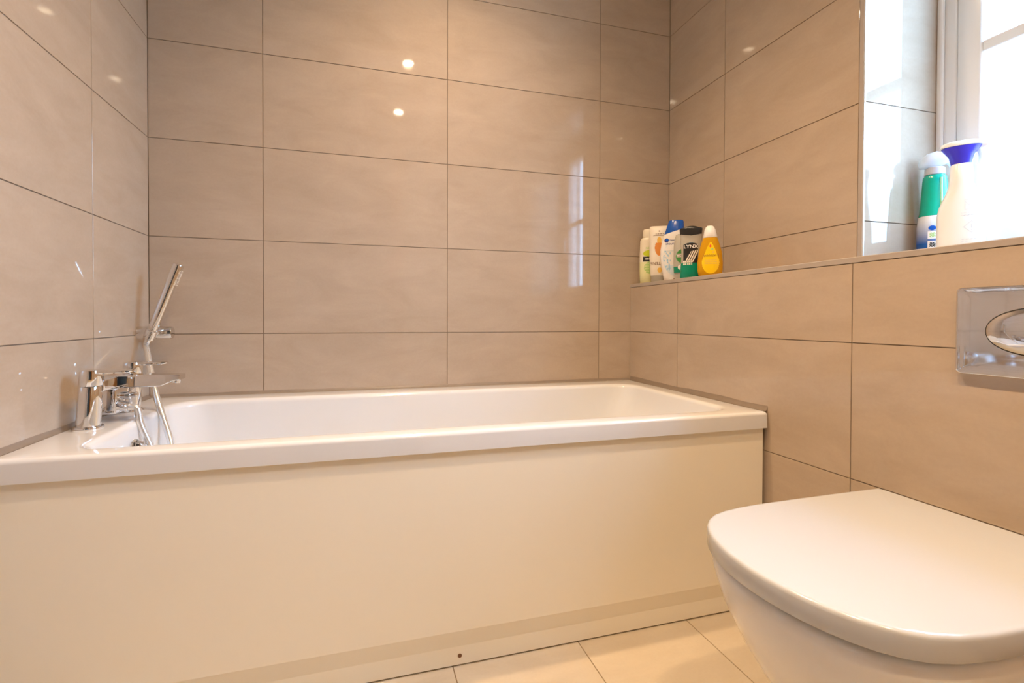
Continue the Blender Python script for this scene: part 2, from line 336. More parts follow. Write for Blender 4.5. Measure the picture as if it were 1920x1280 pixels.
# ---------------------------------------------------------------- window
win = thing('window_1', 'white framed window with frosted panes and one glazing bar', 'window', (XWIN, 0, 0)); win['kind'] = 'structure'
def wbar(name, x0, x1, y0, y1, z0, z1, bev=0.004): return bxo(name, (x0, y0, z0), (x1, y1, z1), 'upvc', win, bev, 3)
ya, yb, za, zb = WY0 - 0.003, WY1 + 0.003, LEDGE, WZ1 - 0.003
F = 0.040
wbar('frame_jamb', 0, 0.09, ya - F, ya, za, zb); wbar('frame_jamb', 0, 0.09, yb, yb + F, za, zb)
wbar('frame_head', 0.0005, 0.09, yb + F, ya - F, zb - F, zb); wbar('frame_sill', 0.0005, 0.09, yb + F, ya - F, za, za + F)
wbar('frame_lip', -0.010, 0.0, ya - 0.016, ya, za, zb, 0.005); wbar('frame_lip', -0.010, 0.0, yb, yb + 0.016, za, zb, 0.005)
sy0, sy1, sz0, sz1 = ya - F - 0.001, yb + F + 0.001, za + F + 0.001, zb - F - 0.001
SW = 0.052
wbar('sash_stile', -0.002, 0.06, sy0 - SW, sy0, sz0, sz1, 0.006); wbar('sash_stile', -0.002, 0.06, sy1, sy1 + SW, sz0, sz1, 0.006)
wbar('sash_rail', -0.0015, 0.06, sy1 + SW, sy0 - SW, sz0, sz0 + SW, 0.006); wbar('sash_rail', -0.0015, 0.06, sy1 + SW, sy0 - SW, sz1 - SW, sz1, 0.006)
gy0, gy1, gz0, gz1 = sy0 - SW, sy1 + SW, sz0 + SW, sz1 - SW
zbar = 0.727 + Z0
wbar('glazing_bar', 0.0, 0.03, gy1, gy0, zbar - 0.014, zbar + 0.014, 0.004)
bxo('pane', (0.030, gy1 - 0.01, gz0 - 0.01), (0.034, gy0 + 0.01, zbar), 'glass', win)
bxo('pane', (0.030, gy1 - 0.01, zbar), (0.034, gy0 + 0.01, gz1 + 0.01), 'glass', win)
bm = bmesh.new(); box(bm, (-0.012, gy1 - 0.035, 1.30), (-0.002, gy1 - 0.012, 1.37), 0.003); box(bm, (-0.030, gy1 - 0.031, 1.255), (-0.014, gy1 - 0.016, 1.36), 0.004); obj('handle', bm, 'upvc', win, 35)

# ---------------------------------------------------------------- ceiling spots
def downlight(y, label):
    t = thing('ceiling_spotlight', label, 'spotlight', (0.905, y, CEIL), group='row of ceiling spotlights')
    bm = bmesh.new(); lathe(bm, [(0.0, 0.028), (-0.001, 0.043), (-0.004, 0.043), (-0.006, 0.037), (-0.004, 0.029), (-0.0005, 0.0285)]); obj('bezel', bm, 'chrome', t, 40)
    bm = bmesh.new(); lathe(bm, [(-0.0005, 0.027), (-0.002, 0.026), (-0.003, 0.018), (-0.0035, 0.0)]); obj('lamp', bm, 'lamp', t, 40)
    ld = bpy.data.lights.new('lamp_light', 'SPOT'); ld.energy = LAMP_W; ld.color = LAMP_COL; ld.spot_size = math.radians(129); ld.spot_blend = 1.0; ld.shadow_soft_size = 0.026
    lo = bpy.data.objects.new('lamp_light', ld); COL.objects.link(lo); lo.parent = t; lo.location = (0, 0, -0.012)
downlight(-0.57, 'round ceiling spotlight above the bath edge')
downlight(-1.27, 'round ceiling spotlight in the middle of the row')
downlight(-1.99, 'round ceiling spotlight nearest the door')

# ---------------------------------------------------------------- bath
bath = thing('bathtub', 'white fitted bath with a cream front panel along the back wall', 'bathtub', (0, 0, 0))
bx0, bx1, by0, by1 = 0.003, W1 - 0.003, -0.682, -0.003
ix0, ix1, iy0, iy1 = 0.100, 1.602, -0.640, -0.092
bm = bmesh.new(); rings = []
LIPZ = 0.486; rr = 0.009
rings.append(rrect(bx0 + 0.02, bx1 - 0.02, by0 + 0.02, by1 - 0.02, 0.004, LIPZ))
rings.append(rrect(bx0, bx1, by0, by1, 0.006, LIPZ))
for k in range(7):
    a = PI / 2 * k / 6; d = rr * (1 - math.cos(a)); rings.append(rrect(bx0 + d, bx1 - d, by0 + d, by1 - d, 0.008, RIM - rr + rr * math.sin(a)))
CR = (0.075, 0.085, 0.05, 0.075)
def inner(off, z, ex=(0, 0, 0, 0), rad=0.0): return rrect(ix0 + off + ex[0], ix1 - off - ex[1], iy0 + off + ex[2], iy1 - off - ex[3], tuple(c + rad for c in CR), z)
r2 = 0.014
rings.append(inner(-0.006, RIM))
for k in range(7):
    a = PI / 2 * k / 6; rings.append(inner(r2 * math.sin(a), RIM - r2 * (1 - math.cos(a))))
for z, e, rd in ((0.44, (0.006, 0.03, 0.008, 0.008), 0.005), (0.33, (0.018, 0.10, 0.022, 0.022), 0.015), (0.22, (0.032, 0.18, 0.036, 0.036), 0.02), (0.165, (0.05, 0.235, 0.055, 0.055), 0.03), (0.135, (0.085, 0.285, 0.085, 0.085), 0.04), (0.128, (0.16, 0.36, 0.13, 0.13), 0.04)):
    rings.append(inner(r2, z, e, rd))
rings_mesh(bm, rings, cap0=False); obj('tub', bm, 'acrylic', bath, 40)
prof = [(-0.671, LIPZ - 0.0015), (-0.671, 0.085), (-0.6622, 0.0475), (-0.6618, 0.045), (-0.6612, 0.004), (-0.653, 0.004), (-0.653, 0.05), (-0.663, 0.095), (-0.663, LIPZ - 0.0015)]
bm = bmesh.new(); prism(bm, prof, 0.005, W1 - 0.010, 'yz'); pan = obj('front_panel', bm, 'panel', bath, 6); pan['label'] = 'cream panel with a recessed foot strip'
bm = bmesh.new(); lathe(bm, [(0.0, 0.0045), (0.0012, 0.0045), (0.0016, 0.003), (0.0006, 0.0)], (0.833, -0.6615, 0.024), (0, -1, 0), 14); scr = obj('screw', bm, 'brown', pan, 40)
bm = bmesh.new(); oc = Vector((0.1165, -0.412, 0.462))
lathe(bm, [(0, 0.030), (0.004, 0.031), (0.007, 0.0295)], oc, (1, 0, 0.03), 32); ov = obj('overflow_cover', bm, 'chrome', bath, 40)
bm = bmesh.new(); rings = []
for h, sc in ((0.007, 1.0), (0.018, 0.94), (0.021, 0.8), (0.0215, 0.3)):
    rings.append([oc + Vector((h, math.cos(a) * sc * (0.024 + 0.003 * math.cos(10 * a)), math.sin(a) * sc * (0.024 + 0.003 * math.cos(10 * a)))) for a in (2 * PI * k / 80 for k in range(80))])
rings_mesh(bm, rings); obj('overflow_dial', bm, 'chrome', ov, 40)
bm = bmesh.new(); lathe(bm, [(0, 0.034), (0.003, 0.034), (0.005, 0.028), (0.009, 0.024), (0.011, 0.0)], (0.32, -0.37, 0.128)); obj('plug', bm, 'chrome', bath, 40)

# ---------------------------------------------------------------- bath mixer tap
tap = thing('bath_mixer_tap', 'chrome two-lever bath mixer tap standing on the bath rim', 'tap', (0.048, -0.35, RIM))
def pillar(y, lever_rot):
    """leaning tapered pillar with a base ring; its head turns with a flat lever"""
    bm = bmesh.new(); rings = []
    for h, r, dx in ((0.006, 0.0225, 0), (0.03, 0.0222, 0.0015), (0.06, 0.0216, 0.003), (0.093, 0.0212, 0.005), (0.0945, 0.0205, 0.0051)):
        rings.append([(dx + r * math.cos(a), y + r * math.sin(a), h) for a in (2 * PI * k / 40 for k in range(40))])
    rings_mesh(bm, rings); p = obj('pillar', bm, 'chrome', tap, 40)
    bm = bmesh.new(); lathe(bm, [(0.0, 0.0275), (0.004, 0.0285), (0.007, 0.0275), (0.0085, 0.0235)], (0, y, 0), seg=40); obj('base_ring', bm, 'chrome', p, 40)
    bm = bmesh.new(); rings = []
    for h, r, dx in ((0.0955, 0.0205, 0.0052), (0.0965, 0.0213, 0.0052), (0.115, 0.0212, 0.0062), (0.126, 0.0210, 0.0068), (0.1295, 0.0195, 0.007), (0.1305, 0.015, 0.007)):
        rings.append([(dx + r * math.cos(a), y + r * math.sin(a), h) for a in (2 * PI * k / 40 for k in range(40))])
    rings_mesh(bm, rings); hd = obj('handle', bm, 'chrome', p, 40)
    bm = bmesh.new(); rings = []
    for s, hw, zc, th in ((0.004, 0.0150, 0.1255, 0.0045), (0.022, 0.0145, 0.1255, 0.0045), (0.045, 0.0135, 0.1255, 0.0035), (0.066, 0.0130, 0.1255, 0.003), (0.074, 0.0105, 0.1258, 0.0026), (0.078, 0.005, 0.126, 0.0016)):
        c, sn = math.cos(lever_rot), math.sin(lever_rot)
        sec = [(-hw, -th * .4), (-hw * .8, -th), (hw * .8, -th), (hw, -th * .4), (hw, th * .4), (hw * .8, th), (-hw * .8, th), (-hw, th * .4)]
        rings.append([(0.007 + s * c - q * sn, y + s * sn + q * c, zc + zz) for q, zz in sec])
    rings_mesh(bm, rings); obj('lever', bm, 'chrome', p, 35)
pillar(-0.100, 0.0); pillar(0.100, 0.0)
bm = bmesh.new(); box(bm, (-0.016, -0.082, 0.079), (0.022, 0.082, 0.106), 0.004, 3); obj('bridge', bm, 'chrome', tap, 35)
bm = bmesh.new(); rings = []
for s, hw, zt, zbm in ((0.018, 0.0225, 0.1075, 0.0785), (0.060, 0.0225, 0.1075, 0.0785), (0.108, 0.0225, 0.1070, 0.0790), (0.111, 0.0225, 0.1070, 0.0797), (0.136, 0.0222, 0.1060, 0.0905), (0.140, 0.0220, 0.1058, 0.0915), (0.150, 0.0215, 0.1050, 0.0930)):
    b_ = 0.0022
    rings.append([(s, -hw + b_, zbm), (s, hw - b_, zbm), (s, hw, zbm + b_), (s, hw, zt - b_), (s, hw - b_, zt), (s, -hw + b_, zt), (s, -hw, zt - b_), (s, -hw, zbm + b_)])
rings_mesh(bm, rings); sp = obj('spout', bm, 'chrome', tap, 14)
bm = bmesh.new(); lathe(bm, [(0, 0.010), (-0.008, 0.010), (-0.009, 0.008), (-0.006, 0.0075), (-0.006, 0.0)], (0.137, 0, 0.0935), (0.15, 0, 1), 20); obj('aerator', bm, 'chrome', sp, 40)
bm = bmesh.new(); box(bm, (-0.014, -0.034, 0.018), (0.024, 0.034, 0.079), 0.004, 3); obj('diverter_body', bm, 'chrome', tap, 35)
bm = bmesh.new(); lathe(bm, [(0, 0.010), (0.012, 0.010), (0.013, 0.0065), (0.02, 0.006), (0.024, 0.007), (0.027, 0.005)], (0.024, 0.012, 0.056), (1, 0, 0.05), 20); obj('diverter_knob', bm, 'chrome', tap, 40)
HS = Vector((0.020, -0.020, 0.040)); HD = Vector((1, -0.05, -0.30)).normalized()
bm = bmesh.new(); lathe(bm, [(-0.002, 0.0115), (0.020, 0.0115), (0.021, 0.0125), (0.027, 0.0125), (0.028, 0.0085)], HS, HD, 24); obj('hose_outlet', bm, 'chrome', tap, 40)

# ---------------------------------------------------------------- hand shower, hose and wall bracket
brk = thing('shower_bracket', 'chrome cylindrical wall bracket holding the hand shower', 'bracket', (0.0, -0.076, 0.729))
bm = bmesh.new(); lathe(bm, [(0.0, 0.0185), (0.084, 0.0185), (0.088, 0.017), (0.0885, 0.0)], (0, 0, 0), (1, 0, 0), 40); obj('barrel', bm, 'chrome', brk, 40)
A = Vector((0.040, -0.109, 0.716)); B = Vector((0.119, -0.120, 0.926)); D = (B - A).normalized()
AL = A - Vector((0.0, -0.076, 0.729))
bm = bmesh.new(); lathe(bm, [(0, 0.0125), (0.016, 0.0125)], (AL.x, -0.014, AL.z + 0.012), (0, -1, 0), 28); obj('pivot', bm, 'chrome', brk, 40)
bm = bmesh.new(); lathe(bm, [(-0.006, 0.0145), (0.020, 0.0155), (0.022, 0.0135)], AL, D, 28); obj('cradle', bm, 'chrome', brk, 40)
hs = thing('hand_shower', 'slim chrome stick hand shower leaning out of its wall bracket', 'shower', A)
L_ = (B - A).length
bm = bmesh.new(); lathe(bm, [(-0.014, 0.008), (0.0, 0.0105), (0.03, 0.0126), (L_ - 0.003, 0.0142), (L_, 0.0130), (L_ + 0.0008, 0.0)], (0, 0, 0), D, 32); wand = obj('wand', bm, 'chrome', hs, 40)
nd = (Vector((1, -0.35, 0)) - D * D.dot(Vector((1, -0.35, 0)))).normalized(); nu = D.cross(nd)
bm = bmesh.new(); lathe(bm, [(0, 0.0011), (0.0028, 0.0009)], (0, 0, 0), (0, 0, 1), 8); nz_me = mesh_from(bm, 'nozzle', 40); nz_me.materials.append(MT['rubber'])
for k in range(12):
    for s in (-0.30, 0.30):
        o = bpy.data.objects.new('nozzle', nz_me); COL.objects.link(o); o.parent = wand
        d_ = (nd * math.cos(s) + nu * math.sin(s)); o.location = D * (L_ - 0.016 - k * 0.0038) + d_ * 0.0138; o.rotation_mode = 'QUATERNION'; o.rotation_quaternion = d_.to_track_quat('Z', 'Y')
TB = Vector((0.048, -0.35, RIM)); h0 = TB + HS + HD * 0.026
path = spline([h0, h0 + HD * 0.018, (0.119, -0.376, 0.518), (0.140, -0.381, 0.466), (0.156, -0.382, 0.40), (0.172, -0.374, 0.33), (0.184, -0.355, 0.29), (0.188, -0.338, 0.30), (0.178, -0.325, 0.37), (0.157, -0.300, 0.449), (0.129, -0.265, 0.504), (0.097, -0.225, 0.567), (0.064, -0.170, 0.633), (0.040, -0.126, 0.682), A - D * 0.026, A - D * 0.010], 12)
bm = bmesh.new(); tube(bm, path, 0.0078, 16)
hose = tag(obj('shower_hose', bm, 'hose', None, 60), 'smooth silver shower hose looping from the tap through the bath', 'hose')

# ---------------------------------------------------------------- flush plate
fp = thing('flush_plate', 'rectangular chrome flush plate with an oval button above the toilet', 'flush plate', (W1, -1.219, 0.7545))
bm = bmesh.new(); rings = []
for off, x, r in ((0.0, 0.0, 0.008), (0.0, -0.008, 0.008), (0.0006, -0.0102, 0.0078), (0.002, -0.0112, 0.0072), (0.004, -0.0112, 0.0068), (0.010, -0.0105, 0.007), (0.016, -0.0101, 0.008), (0.024, -0.00985, 0.009), (0.034, -0.0097, 0.012), (0.048, -0.0096, 0.014)):
    rings.append([(x, a, b) for a, b, _ in rrect(-0.123 + off, 0.123 - off, -0.0765 + off * .6, 0.0765 - off * .6, r, 0)])
rings_mesh(bm, rings); obj('plate', bm, 'chrome', fp, 50)
def oval(a, b, x, n=56): return [(x, a * math.copysign(abs(math.cos(t)) ** 0.92, math.cos(t)), b * math.copysign(abs(math.sin(t)) ** 0.92, math.sin(t))) for t in (2 * PI * k / n for k in range(n))]
bm = bmesh.new(); rings_mesh(bm, [oval(0.0805, 0.0410, -0.0090), oval(0.0805, 0.0410, -0.0101)]); obj('button_gap_shade', bm, 'dark', fp)  # black oval paints the shade in the gap round the button
bm = bmesh.new(); rings_mesh(bm, [oval(0.079, 0.0395, -0.0096), oval(0.079, 0.0395, -0.0110), oval(0.077, 0.0378, -0.0126), oval(0.066, 0.031, -0.0140), oval(0.045, 0.020, -0.0150), oval(0.02, 0.009, -0.0154)]); obj('button', bm, 'chrome', fp, 50)

# ---------------------------------------------------------------- toilet
TY = -1.190; wc = thing('toilet', 'white ceramic toilet with a closed D-shaped lid beside the bath', 'toilet', (W1, TY, 0))
HALF = [(0, 0), (0.0012, 0.022), (0.004, 0.044), (0.0095, 0.068), (0.018, 0.092), (0.028, 0.112), (0.041, 0.131), (0.057, 0.147), (0.078, 0.160), (0.105, 0.169), (0.145, 0.1755), (0.20, 0.179), (0.28, 0.1805), (0.37, 0.181)]
def dshape(xf, xb, wd, z, off=0.0, rb=0.012, L0=0.37):
    """D outline: xf front, xb back (both relative to the half wall), wd half width, inset by off"""
    s = wd / 0.181; half = [(xf + a * s, b * s) for a, b in HALF]
    half = [(a, b) for a, b in half if a < xb - rb * 1.2] + [(xb - rb, wd)]
    for k in range(1, 6):
        a = PI / 2 * k / 5; half.append((xb - rb + rb * math.sin(a), wd - rb + rb * math.cos(a)))
    pts = [Vector((a, b, z)) for a, b in half] + [Vector((a, -b, z)) for a, b in half[:0:-1]]
    if off:
        n = len(pts); out = []
        for i in range(n):
            t = (pts[(i + 1) % n] - pts[i - 1]).normalized(); out.append(pts[i] - Vector((-t.y, t.x, 0)) * -off * -1)
        return out
    return pts
LX0, LX1, LT = 1.112 - W1, 1.592 - W1, 0.447
def lid_ring(off, z): return dshape(LX0 + off, LX1 - off, 0.181 - off, z, rb=max(0.004, 0.012 - off))
bm = bmesh.new(); rings_mesh(bm, [lid_ring(0.012, LT - 0.030), lid_ring(0.0015, LT - 0.030), lid_ring(0.0002, LT - 0.0288), lid_ring(0.0, LT - 0.006), lid_ring(0.0005, LT - 0.0032), lid_ring(0.0018, LT - 0.0013), lid_ring(0.0040, LT - 0.0003), lid_ring(0.008, LT), lid_ring(0.10, LT + 0.0010)]); obj('lid', bm, 'seat', wc, 50)
bm = bmesh.new(); rings_mesh(bm, [lid_ring(0.024, LT - 0.0380), lid_ring(0.020, LT - 0.0375), lid_ring(0.020, LT - 0.0302)]); obj('seat', bm, 'seat', wc, 40)
def pan_ring(xf, wd, z, rb=0.006): return dshape(xf - W1, -0.002, wd, z, rb=rb)
bm = bmesh.new(); PT = 0.4085
rings_mesh(bm, [pan_ring(1.15, 0.150, PT - 0.001), pan_ring(1.128, 0.1670, PT), pan_ring(1.122, 0.1710, PT - 0.002), pan_ring(1.119, 0.1725, PT - 0.007), pan_ring(1.120, 0.1712, PT - 0.020), pan_ring(1.133, 0.162, 0.345), pan_ring(1.160, 0.148, 0.29), pan_ring(1.198, 0.133, 0.23), pan_ring(1.242, 0.119, 0.17), pan_ring(1.288, 0.106, 0.12), pan_ring(1.325, 0.097, 0.088), pan_ring(1.36, 0.088, 0.073), pan_ring(1.40, 0.07, 0.068)]); obj('pan', bm, 'ceramic', wc, 50)
for s in (-1, 1):
    bm = bmesh.new(); lathe(bm, [(-0.025, 0.0095), (0.025, 0.0095)], (1.606 - W1, s * 0.075, PT + 0.012), (0, 1, 0), 20); obj('hinge', bm, 'chrome', wc, 40)

# ---------------------------------------------------------------- bottles
class Bottle:
    """flattened lofted bottle; local -y is the printed front. prof rows: z, half width, half depth, exponent, x offset"""
    def __init__(s, prof): s.p = [(r + (2.4, 0.0)[len(r) - 3:]) if len(r) < 5 else r for r in prof]
    def at(s, z):
        p = s.p
        if z <= p[0][0]: return p[0]
        for a, b in zip(p, p[1:]):
            if a[0] <= z <= b[0]:
                t = 0 if b[0] == a[0] else (z - a[0]) / (b[0] - a[0]); return tuple(a[i] + (b[i] - a[i]) * t for i in range(5))
        return p[-1]
    def ring(s, z, seg=44, row=None):
        z, wd, dp, n, dx = row or s.at(z)
        f = lambda c: math.copysign(abs(c) ** (2 / n), c)
        return [(dx + wd * f(math.cos(a)), dp * f(math.sin(a)), z) for a in (2 * PI * k / seg for k in range(seg))]
    def mesh(s, z0=None, z1=None, k=1):
        z0 = s.p[0][0] if z0 is None else z0; z1 = s.p[-1][0] if z1 is None else z1
        rows = [s.at(z0)] + [r for r in s.p if z0 < r[0] < z1] + [s.at(z1)]
        if z0 == s.p[0][0]: rows[0] = s.p[0]
        if z1 == s.p[-1][0]: rows[-1] = s.p[-1]
        bm = bmesh.new(); rings_mesh(bm, [s.ring(0, row=r) for r in rows]); return bm
    def surf(s, u, z, eps):
        _, wd, dp, n, dx = s.at(z); q = min(0.999, abs((u - dx) / wd))
        return (u, -dp * (1 - q ** n) ** (1 / n) - eps, z)
    def label(s, name, parent, fn, mats, box_, cell=0.0014, eps=0.0004):
        """printed artwork: small cells following the surface; fn(u, z) gives the index of the ink or None"""
        u0, u1, z0, z1 = box_; nu, nv = int((u1 - u0) / cell), int((z1 - z0) / cell); bm = bmesh.new(); V = {}
        def vert(i, j):
            if (i, j) not in V: V[i, j] = bm.verts.new(s.surf(u0 + i * cell, z0 + j * cell, eps))
            return V[i, j]
        for i in range(nu):
            for j in range(nv):
                u, z = u0 + (i + .5) * cell, z0 + (j + .5) * cell; c = fn(u, z); _, wd, dp, n, dx = s.at(z)
                if c is None or abs(u - dx) > wd * 0.93: continue
                bm.faces.new((vert(i, j), vert(i + 1, j), vert(i + 1, j + 1), vert(i, j + 1))).material_index = c
        me = mesh_from(bm, name)
        me.polygons.foreach_set('use_smooth', [True] * len(me.polygons))
        for m in mats: me.materials.append(MT[m])
        return link(name, me, None, parent)
    def text(s, parent, body, u, z, size, mat, rot=0.0, eps=0.0009, bold=0.0, shear=0.0, sx=1.0):
        cu = bpy.data.curves.new('lettering', 'FONT'); cu.body = body; cu.size = size; cu.align_x = 'CENTER'; cu.align_y = 'CENTER'; cu.shear = shear; cu.offset = bold; cu.resolution_u = 3
        tmp = bpy.data.objects.new('tmp', cu); COL.objects.link(tmp); bpy.context.view_layer.update()
        me = bpy.data.meshes.new_from_object(tmp.evaluated_get(bpy.context.evaluated_depsgraph_get())); bpy.data.objects.remove(tmp)
        c, sn = math.cos(rot), math.sin(rot)
        for v in me.vertices:
            a, b = v.co.x * sx, v.co.y; v.co = Vector(s.surf(u + a * c - b * sn, z + a * sn + b * c, eps))
        me.materials.clear(); me.materials.append(MT[mat]); return link('lettering', me, None, parent)
def ell(u, z, cu, cz, a, b): return ((u - cu) / a) ** 2 + ((z - cz) / b) ** 2 < 1
FACE = math.radians(-35)

# 1 cream and lime bottle in the corner
t = thing('shampoo_bottle', 'cream and pale lime bottle in the corner, farthest left on the ledge', 'bottle', (1.722, -0.046, LEDGE), math.radians(-24), 'toiletries on the ledge')
b = Bottle([(0, .036, .018), (.003, .039, .021), (.05, .0405, .022), (.12, .040, .022), (.170, .038, .021), (.178, .034, .020), (.181, .030, .018)])
o = obj('body', b.mesh(), 'lime', t, 45)
bm = b.mesh(.085, .181); 
for v in bm.verts: v.co.x *= 1.004; v.co.y *= 1.006
obj('upper_sleeve', bm, 'cream', t, 45)
c = Bottle([(.181, .0285, .0175), (.183, .029, .018), (.208, .028, .017), (.213, .026, .015), (.214, .020, .010)]); obj('cap', c.mesh(), 'cream', t, 45)
def f1(u, z):
    if ell(u, z, -.006, .118, .024, .013) : return 0
    if abs(z - .096) < .010 and -.030 < u < .03: return 3 if abs(z - .096) < .0035 and math.sin(u * 1700) > -.2 and abs(u) < .022 else 1
    if .132 < z < .146 and z % .005 < .0026 and abs(u + .004) < .016 and math.sin(u * 1300 + z * 900) > -.4: return 2
    if ell(u, z, -.004, .062, .022, .024) and (math.sin(u * 700) + math.sin(z * 620)) > -.7: return 2
    return None
b.label('front_print', t, f1, ['limeprint', 'black', 'palegreen', 'ivory'], (-.036, .036, .03, .148))
# 2 ivory conditioner standing on its cap
t = thing('conditioner_bottle', 'ivory bottle with an orange oval print standing upside down on its cap', 'bottle', (1.728, -0.100, LEDGE), math.radians(-30), 'toiletries on the ledge')
b = Bottle([(.028, .033, .019), (.032, .0345, .0205), (.10, .038, .022), (.17, .039, .021), (.205, .0385, .018), (.214, .037, .013), (.217, .034, .008)])
obj('body', b.mesh(), 'ivory', t, 45)
c = Bottle([(0, .030, .0175), (.002, .032, .019), (.027, .033, .019), (.0275, .031, .017)]); obj('cap', c.mesh(), 'clear', t, 45)
def f2(u, z):
    if ell(u, z, -.004, .133, .0155, .030) and z < .152: return 0
    if ell(u, z, -.004, .160, .008, .014): return 1
    if abs(z - .1855) < .0018 and abs(u + .002) < .015 and math.sin(u * 1900) > -.5: return 2
    if abs(z - .1795) < .0009 and abs(u + .002) < .024: return 2
    if ell(u, z, -.004, .196, .0022, .0022): return 2
    return None
b.label('front_print', t, f2, ['orange', 'gold', 'brown'], (-.034, .034, .10, .176))
b.label('emblem_print', t, lambda u, z: 0 if ell(u, z, -.002, .048, .008, .010) else None, ['gold'], (-.034, .034, .035, .062))
b.label('line_print', t, lambda u, z: f2(u, z) if z > .177 else None, ['orange', 'gold', 'brown'], (-.034, .034, .177, .20))
b.text(t, 'PANTENE', -.002, .074, .0155, 'brown', rot=PI)
# 3 white shampoo with the slanted blue cap
t = thing('shampoo_bottle', 'tall white shampoo bottle with a slanted glossy blue cap', 'bottle', (1.741, -0.158, LEDGE), FACE, 'toiletries on the ledge')
b = Bottle([(0, .027, .017, 2.4, .002), (.003, .030, .020, 2.4, .002), (.03, .034, .022, 2.4, .001), (.06, .0385, .023, 2.4, 0), (.09, .0415, .0235, 2.4, -.0005), (.12, .042, .0235, 2.4, 0), (.15, .0395, .0225, 2.4, .0025), (.178, .0345, .021, 2.4, .0065), (.200, .0305, .019, 2.4, .010)])
def slant(bm, keep_above):
    n = Vector((-.30, 0, 1)).normalized(); r = bmesh.ops.bisect_plane(bm, geom=bm.verts[:] + bm.edges[:] + bm.faces[:], plane_co=(0.008, 0, .186), plane_no=n, clear_inner=keep_above, clear_outer=not keep_above)
    es = [e for e in bm.edges if e.is_boundary]; bmesh.ops.holes_fill(bm, edges=es); return bm
b2 = Bottle(b.p[:-1] + [(.222, .0265, .0165, 2.4, .0125), (.227, .0245, .0140, 2.4, .0125), (.2285, .020, .009, 2.4, .0125)])
obj('body', slant(b2.mesh(), False), 'white', t, 40)
cp = slant(b2.mesh(), True)
for v in cp.verts: v.co.z += .0006
obj('cap', cp, 'blue', t, 40)
def f3(u, z):
    if ell(u, z, -.020, .153, .008, .0075): return 1 if ell(u, z, -.0185, .1545, .005, .005) else 0
    if ell(u, z, .012, .088, .044, .066) and not ell(u, z, .012, .088, .0425, .0645): return 3
    if ell(u, z, .012, .088, .0425, .0645) and u < -.006 and z < .115 and noise.noise(Vector((u * 150, z * 110, 3.0))) > .12: return 2
    if abs(z - .113) < .0012 and -.02 < u < .016: return 3
    if ell(u, z, .012, .085, .0425, .060) and z < .062: return 3
    if ell(u, z, .006, .010, .0025, .0025): return 4
    return None
b2.label('front_print', t, f3, ['navy', 'blue', 'skyblue', 'paleblue', 'brown'], (-.042, .042, .004, .175))
b2.text(t, 'head &', .004, .153, .0105, 'navy', shear=.2); b2.text(t, 'shoulders', .0, .140, .0125, 'navy', shear=.2)
# 4 nearly empty clear bottle behind the black-capped one
t = thing('shower_gel_bottle', 'nearly empty clear bottle with a round green print behind the black-capped bottle', 'bottle', (1.724, -0.246, LEDGE), FACE, 'toiletries on the ledge')
b = Bottle([(.022, .030, .017), (.026, .032, .019), (.06, .034, .020), (.12, .033, .020), (.150, .030, .018), (.160, .026, .014), (.163, .020, .008)])
obj('body', b.mesh(), 'clear', t, 45)
gl = b.mesh(.0262, .047)
for v in gl.verts: v.co.x *= 1.012; v.co.y *= 1.02
obj('gel', gl, 'gel', t, 45)
c = Bottle([(0, .028, .016), (.002, .030, .018), (.0215, .030, .018)]); obj('cap', c.mesh(), 'clear', t, 45)
def f4(u, z):
    if ell(u, z, 0, .083, .026, .026) and not (abs(z - .086) < .0065 and abs(u) < .022) : return 0
    if z > .098 and abs(u - .004) < .018 * (1 - (z - .098) / .042): return 1
    if ell(u, z, -.004, .045, .016, .011): return 2
    return None
b.label('front_print', t, f4, ['leaf', 'navy', 'white'], (-.032, .032, .034, .142))
b.text(t, 'RADOX', 0, .086, .0125, 'white', rot=PI, bold=.0002, sx=1.1)
# 5 black-capped green gel
t = thing('shower_gel_bottle', 'clear bottle of green gel with a black cap and black label', 'bottle', (1.692, -0.325, LEDGE), math.radians(-36), 'toiletries on the ledge')
b = Bottle([(0, .031, .018), (.003, .034, .020), (.03, .0325, .021), (.06, .0305, .021), (.09, .0300, .0205), (.120, .0325, .020), (.146, .0345, .019)])
obj('body', b.mesh(.050, .146), 'clear', t, 45); obj('gel', b.mesh(0, .0498), 'gel', t, 45)
bm = bmesh.new(); bt = Bottle([(.1465, .0345, .019), (.164, .0360, .020), (.167, .035, .0195)]); rings = [bt.ring(0, row=r) for r in bt.p]
rings = [[(x, y, z + (.0125 * max(0, 1 - abs(x) / .030) * -1 if i == 0 else 0)) for x, y, z in r] for i, r in enumerate(rings)]
rings += [[(x * .82, y * .8, .1665 + .0065 * (1 - (x / .036) ** 2)) for x, y, z in rings[-1]], [(x * .4, y * .4, .174) for x, y, z in rings[-1]]]
rings_mesh(bm, rings); obj('cap', bm, 'black', t, 40)
def f5(u, z):
    if abs(u + .001) > .0225 or z < .042: return None
    if z > .117 - 3.0 * (u + .001) ** 2 * 4: return 1 if abs(u) < .007 and z < .118 else None
    if z < .058 and u < .004: return 2 if (z - .043) % .0075 < .0055 and (u + .03) % .006 < .0045 else None
    if z < .050: return None
    k = (u - .001) * .85 + (z - .075) * .35
    if abs((u - .004) - (z - .072) * .55) < .013 and .052 < z < .088 + .3 * u and math.sin((u - (z * .45)) * 900) > -.25: return 2
    return 0
b.label('front_print', t, f5, ['black', 'skyblue', 'ivory'], (-.026, .026, .040, .124), cell=.0011)
b.text(t, 'LYNX', -.001, .1035, .0150, 'white', bold=.0004, eps=.0013, sx=1.15)
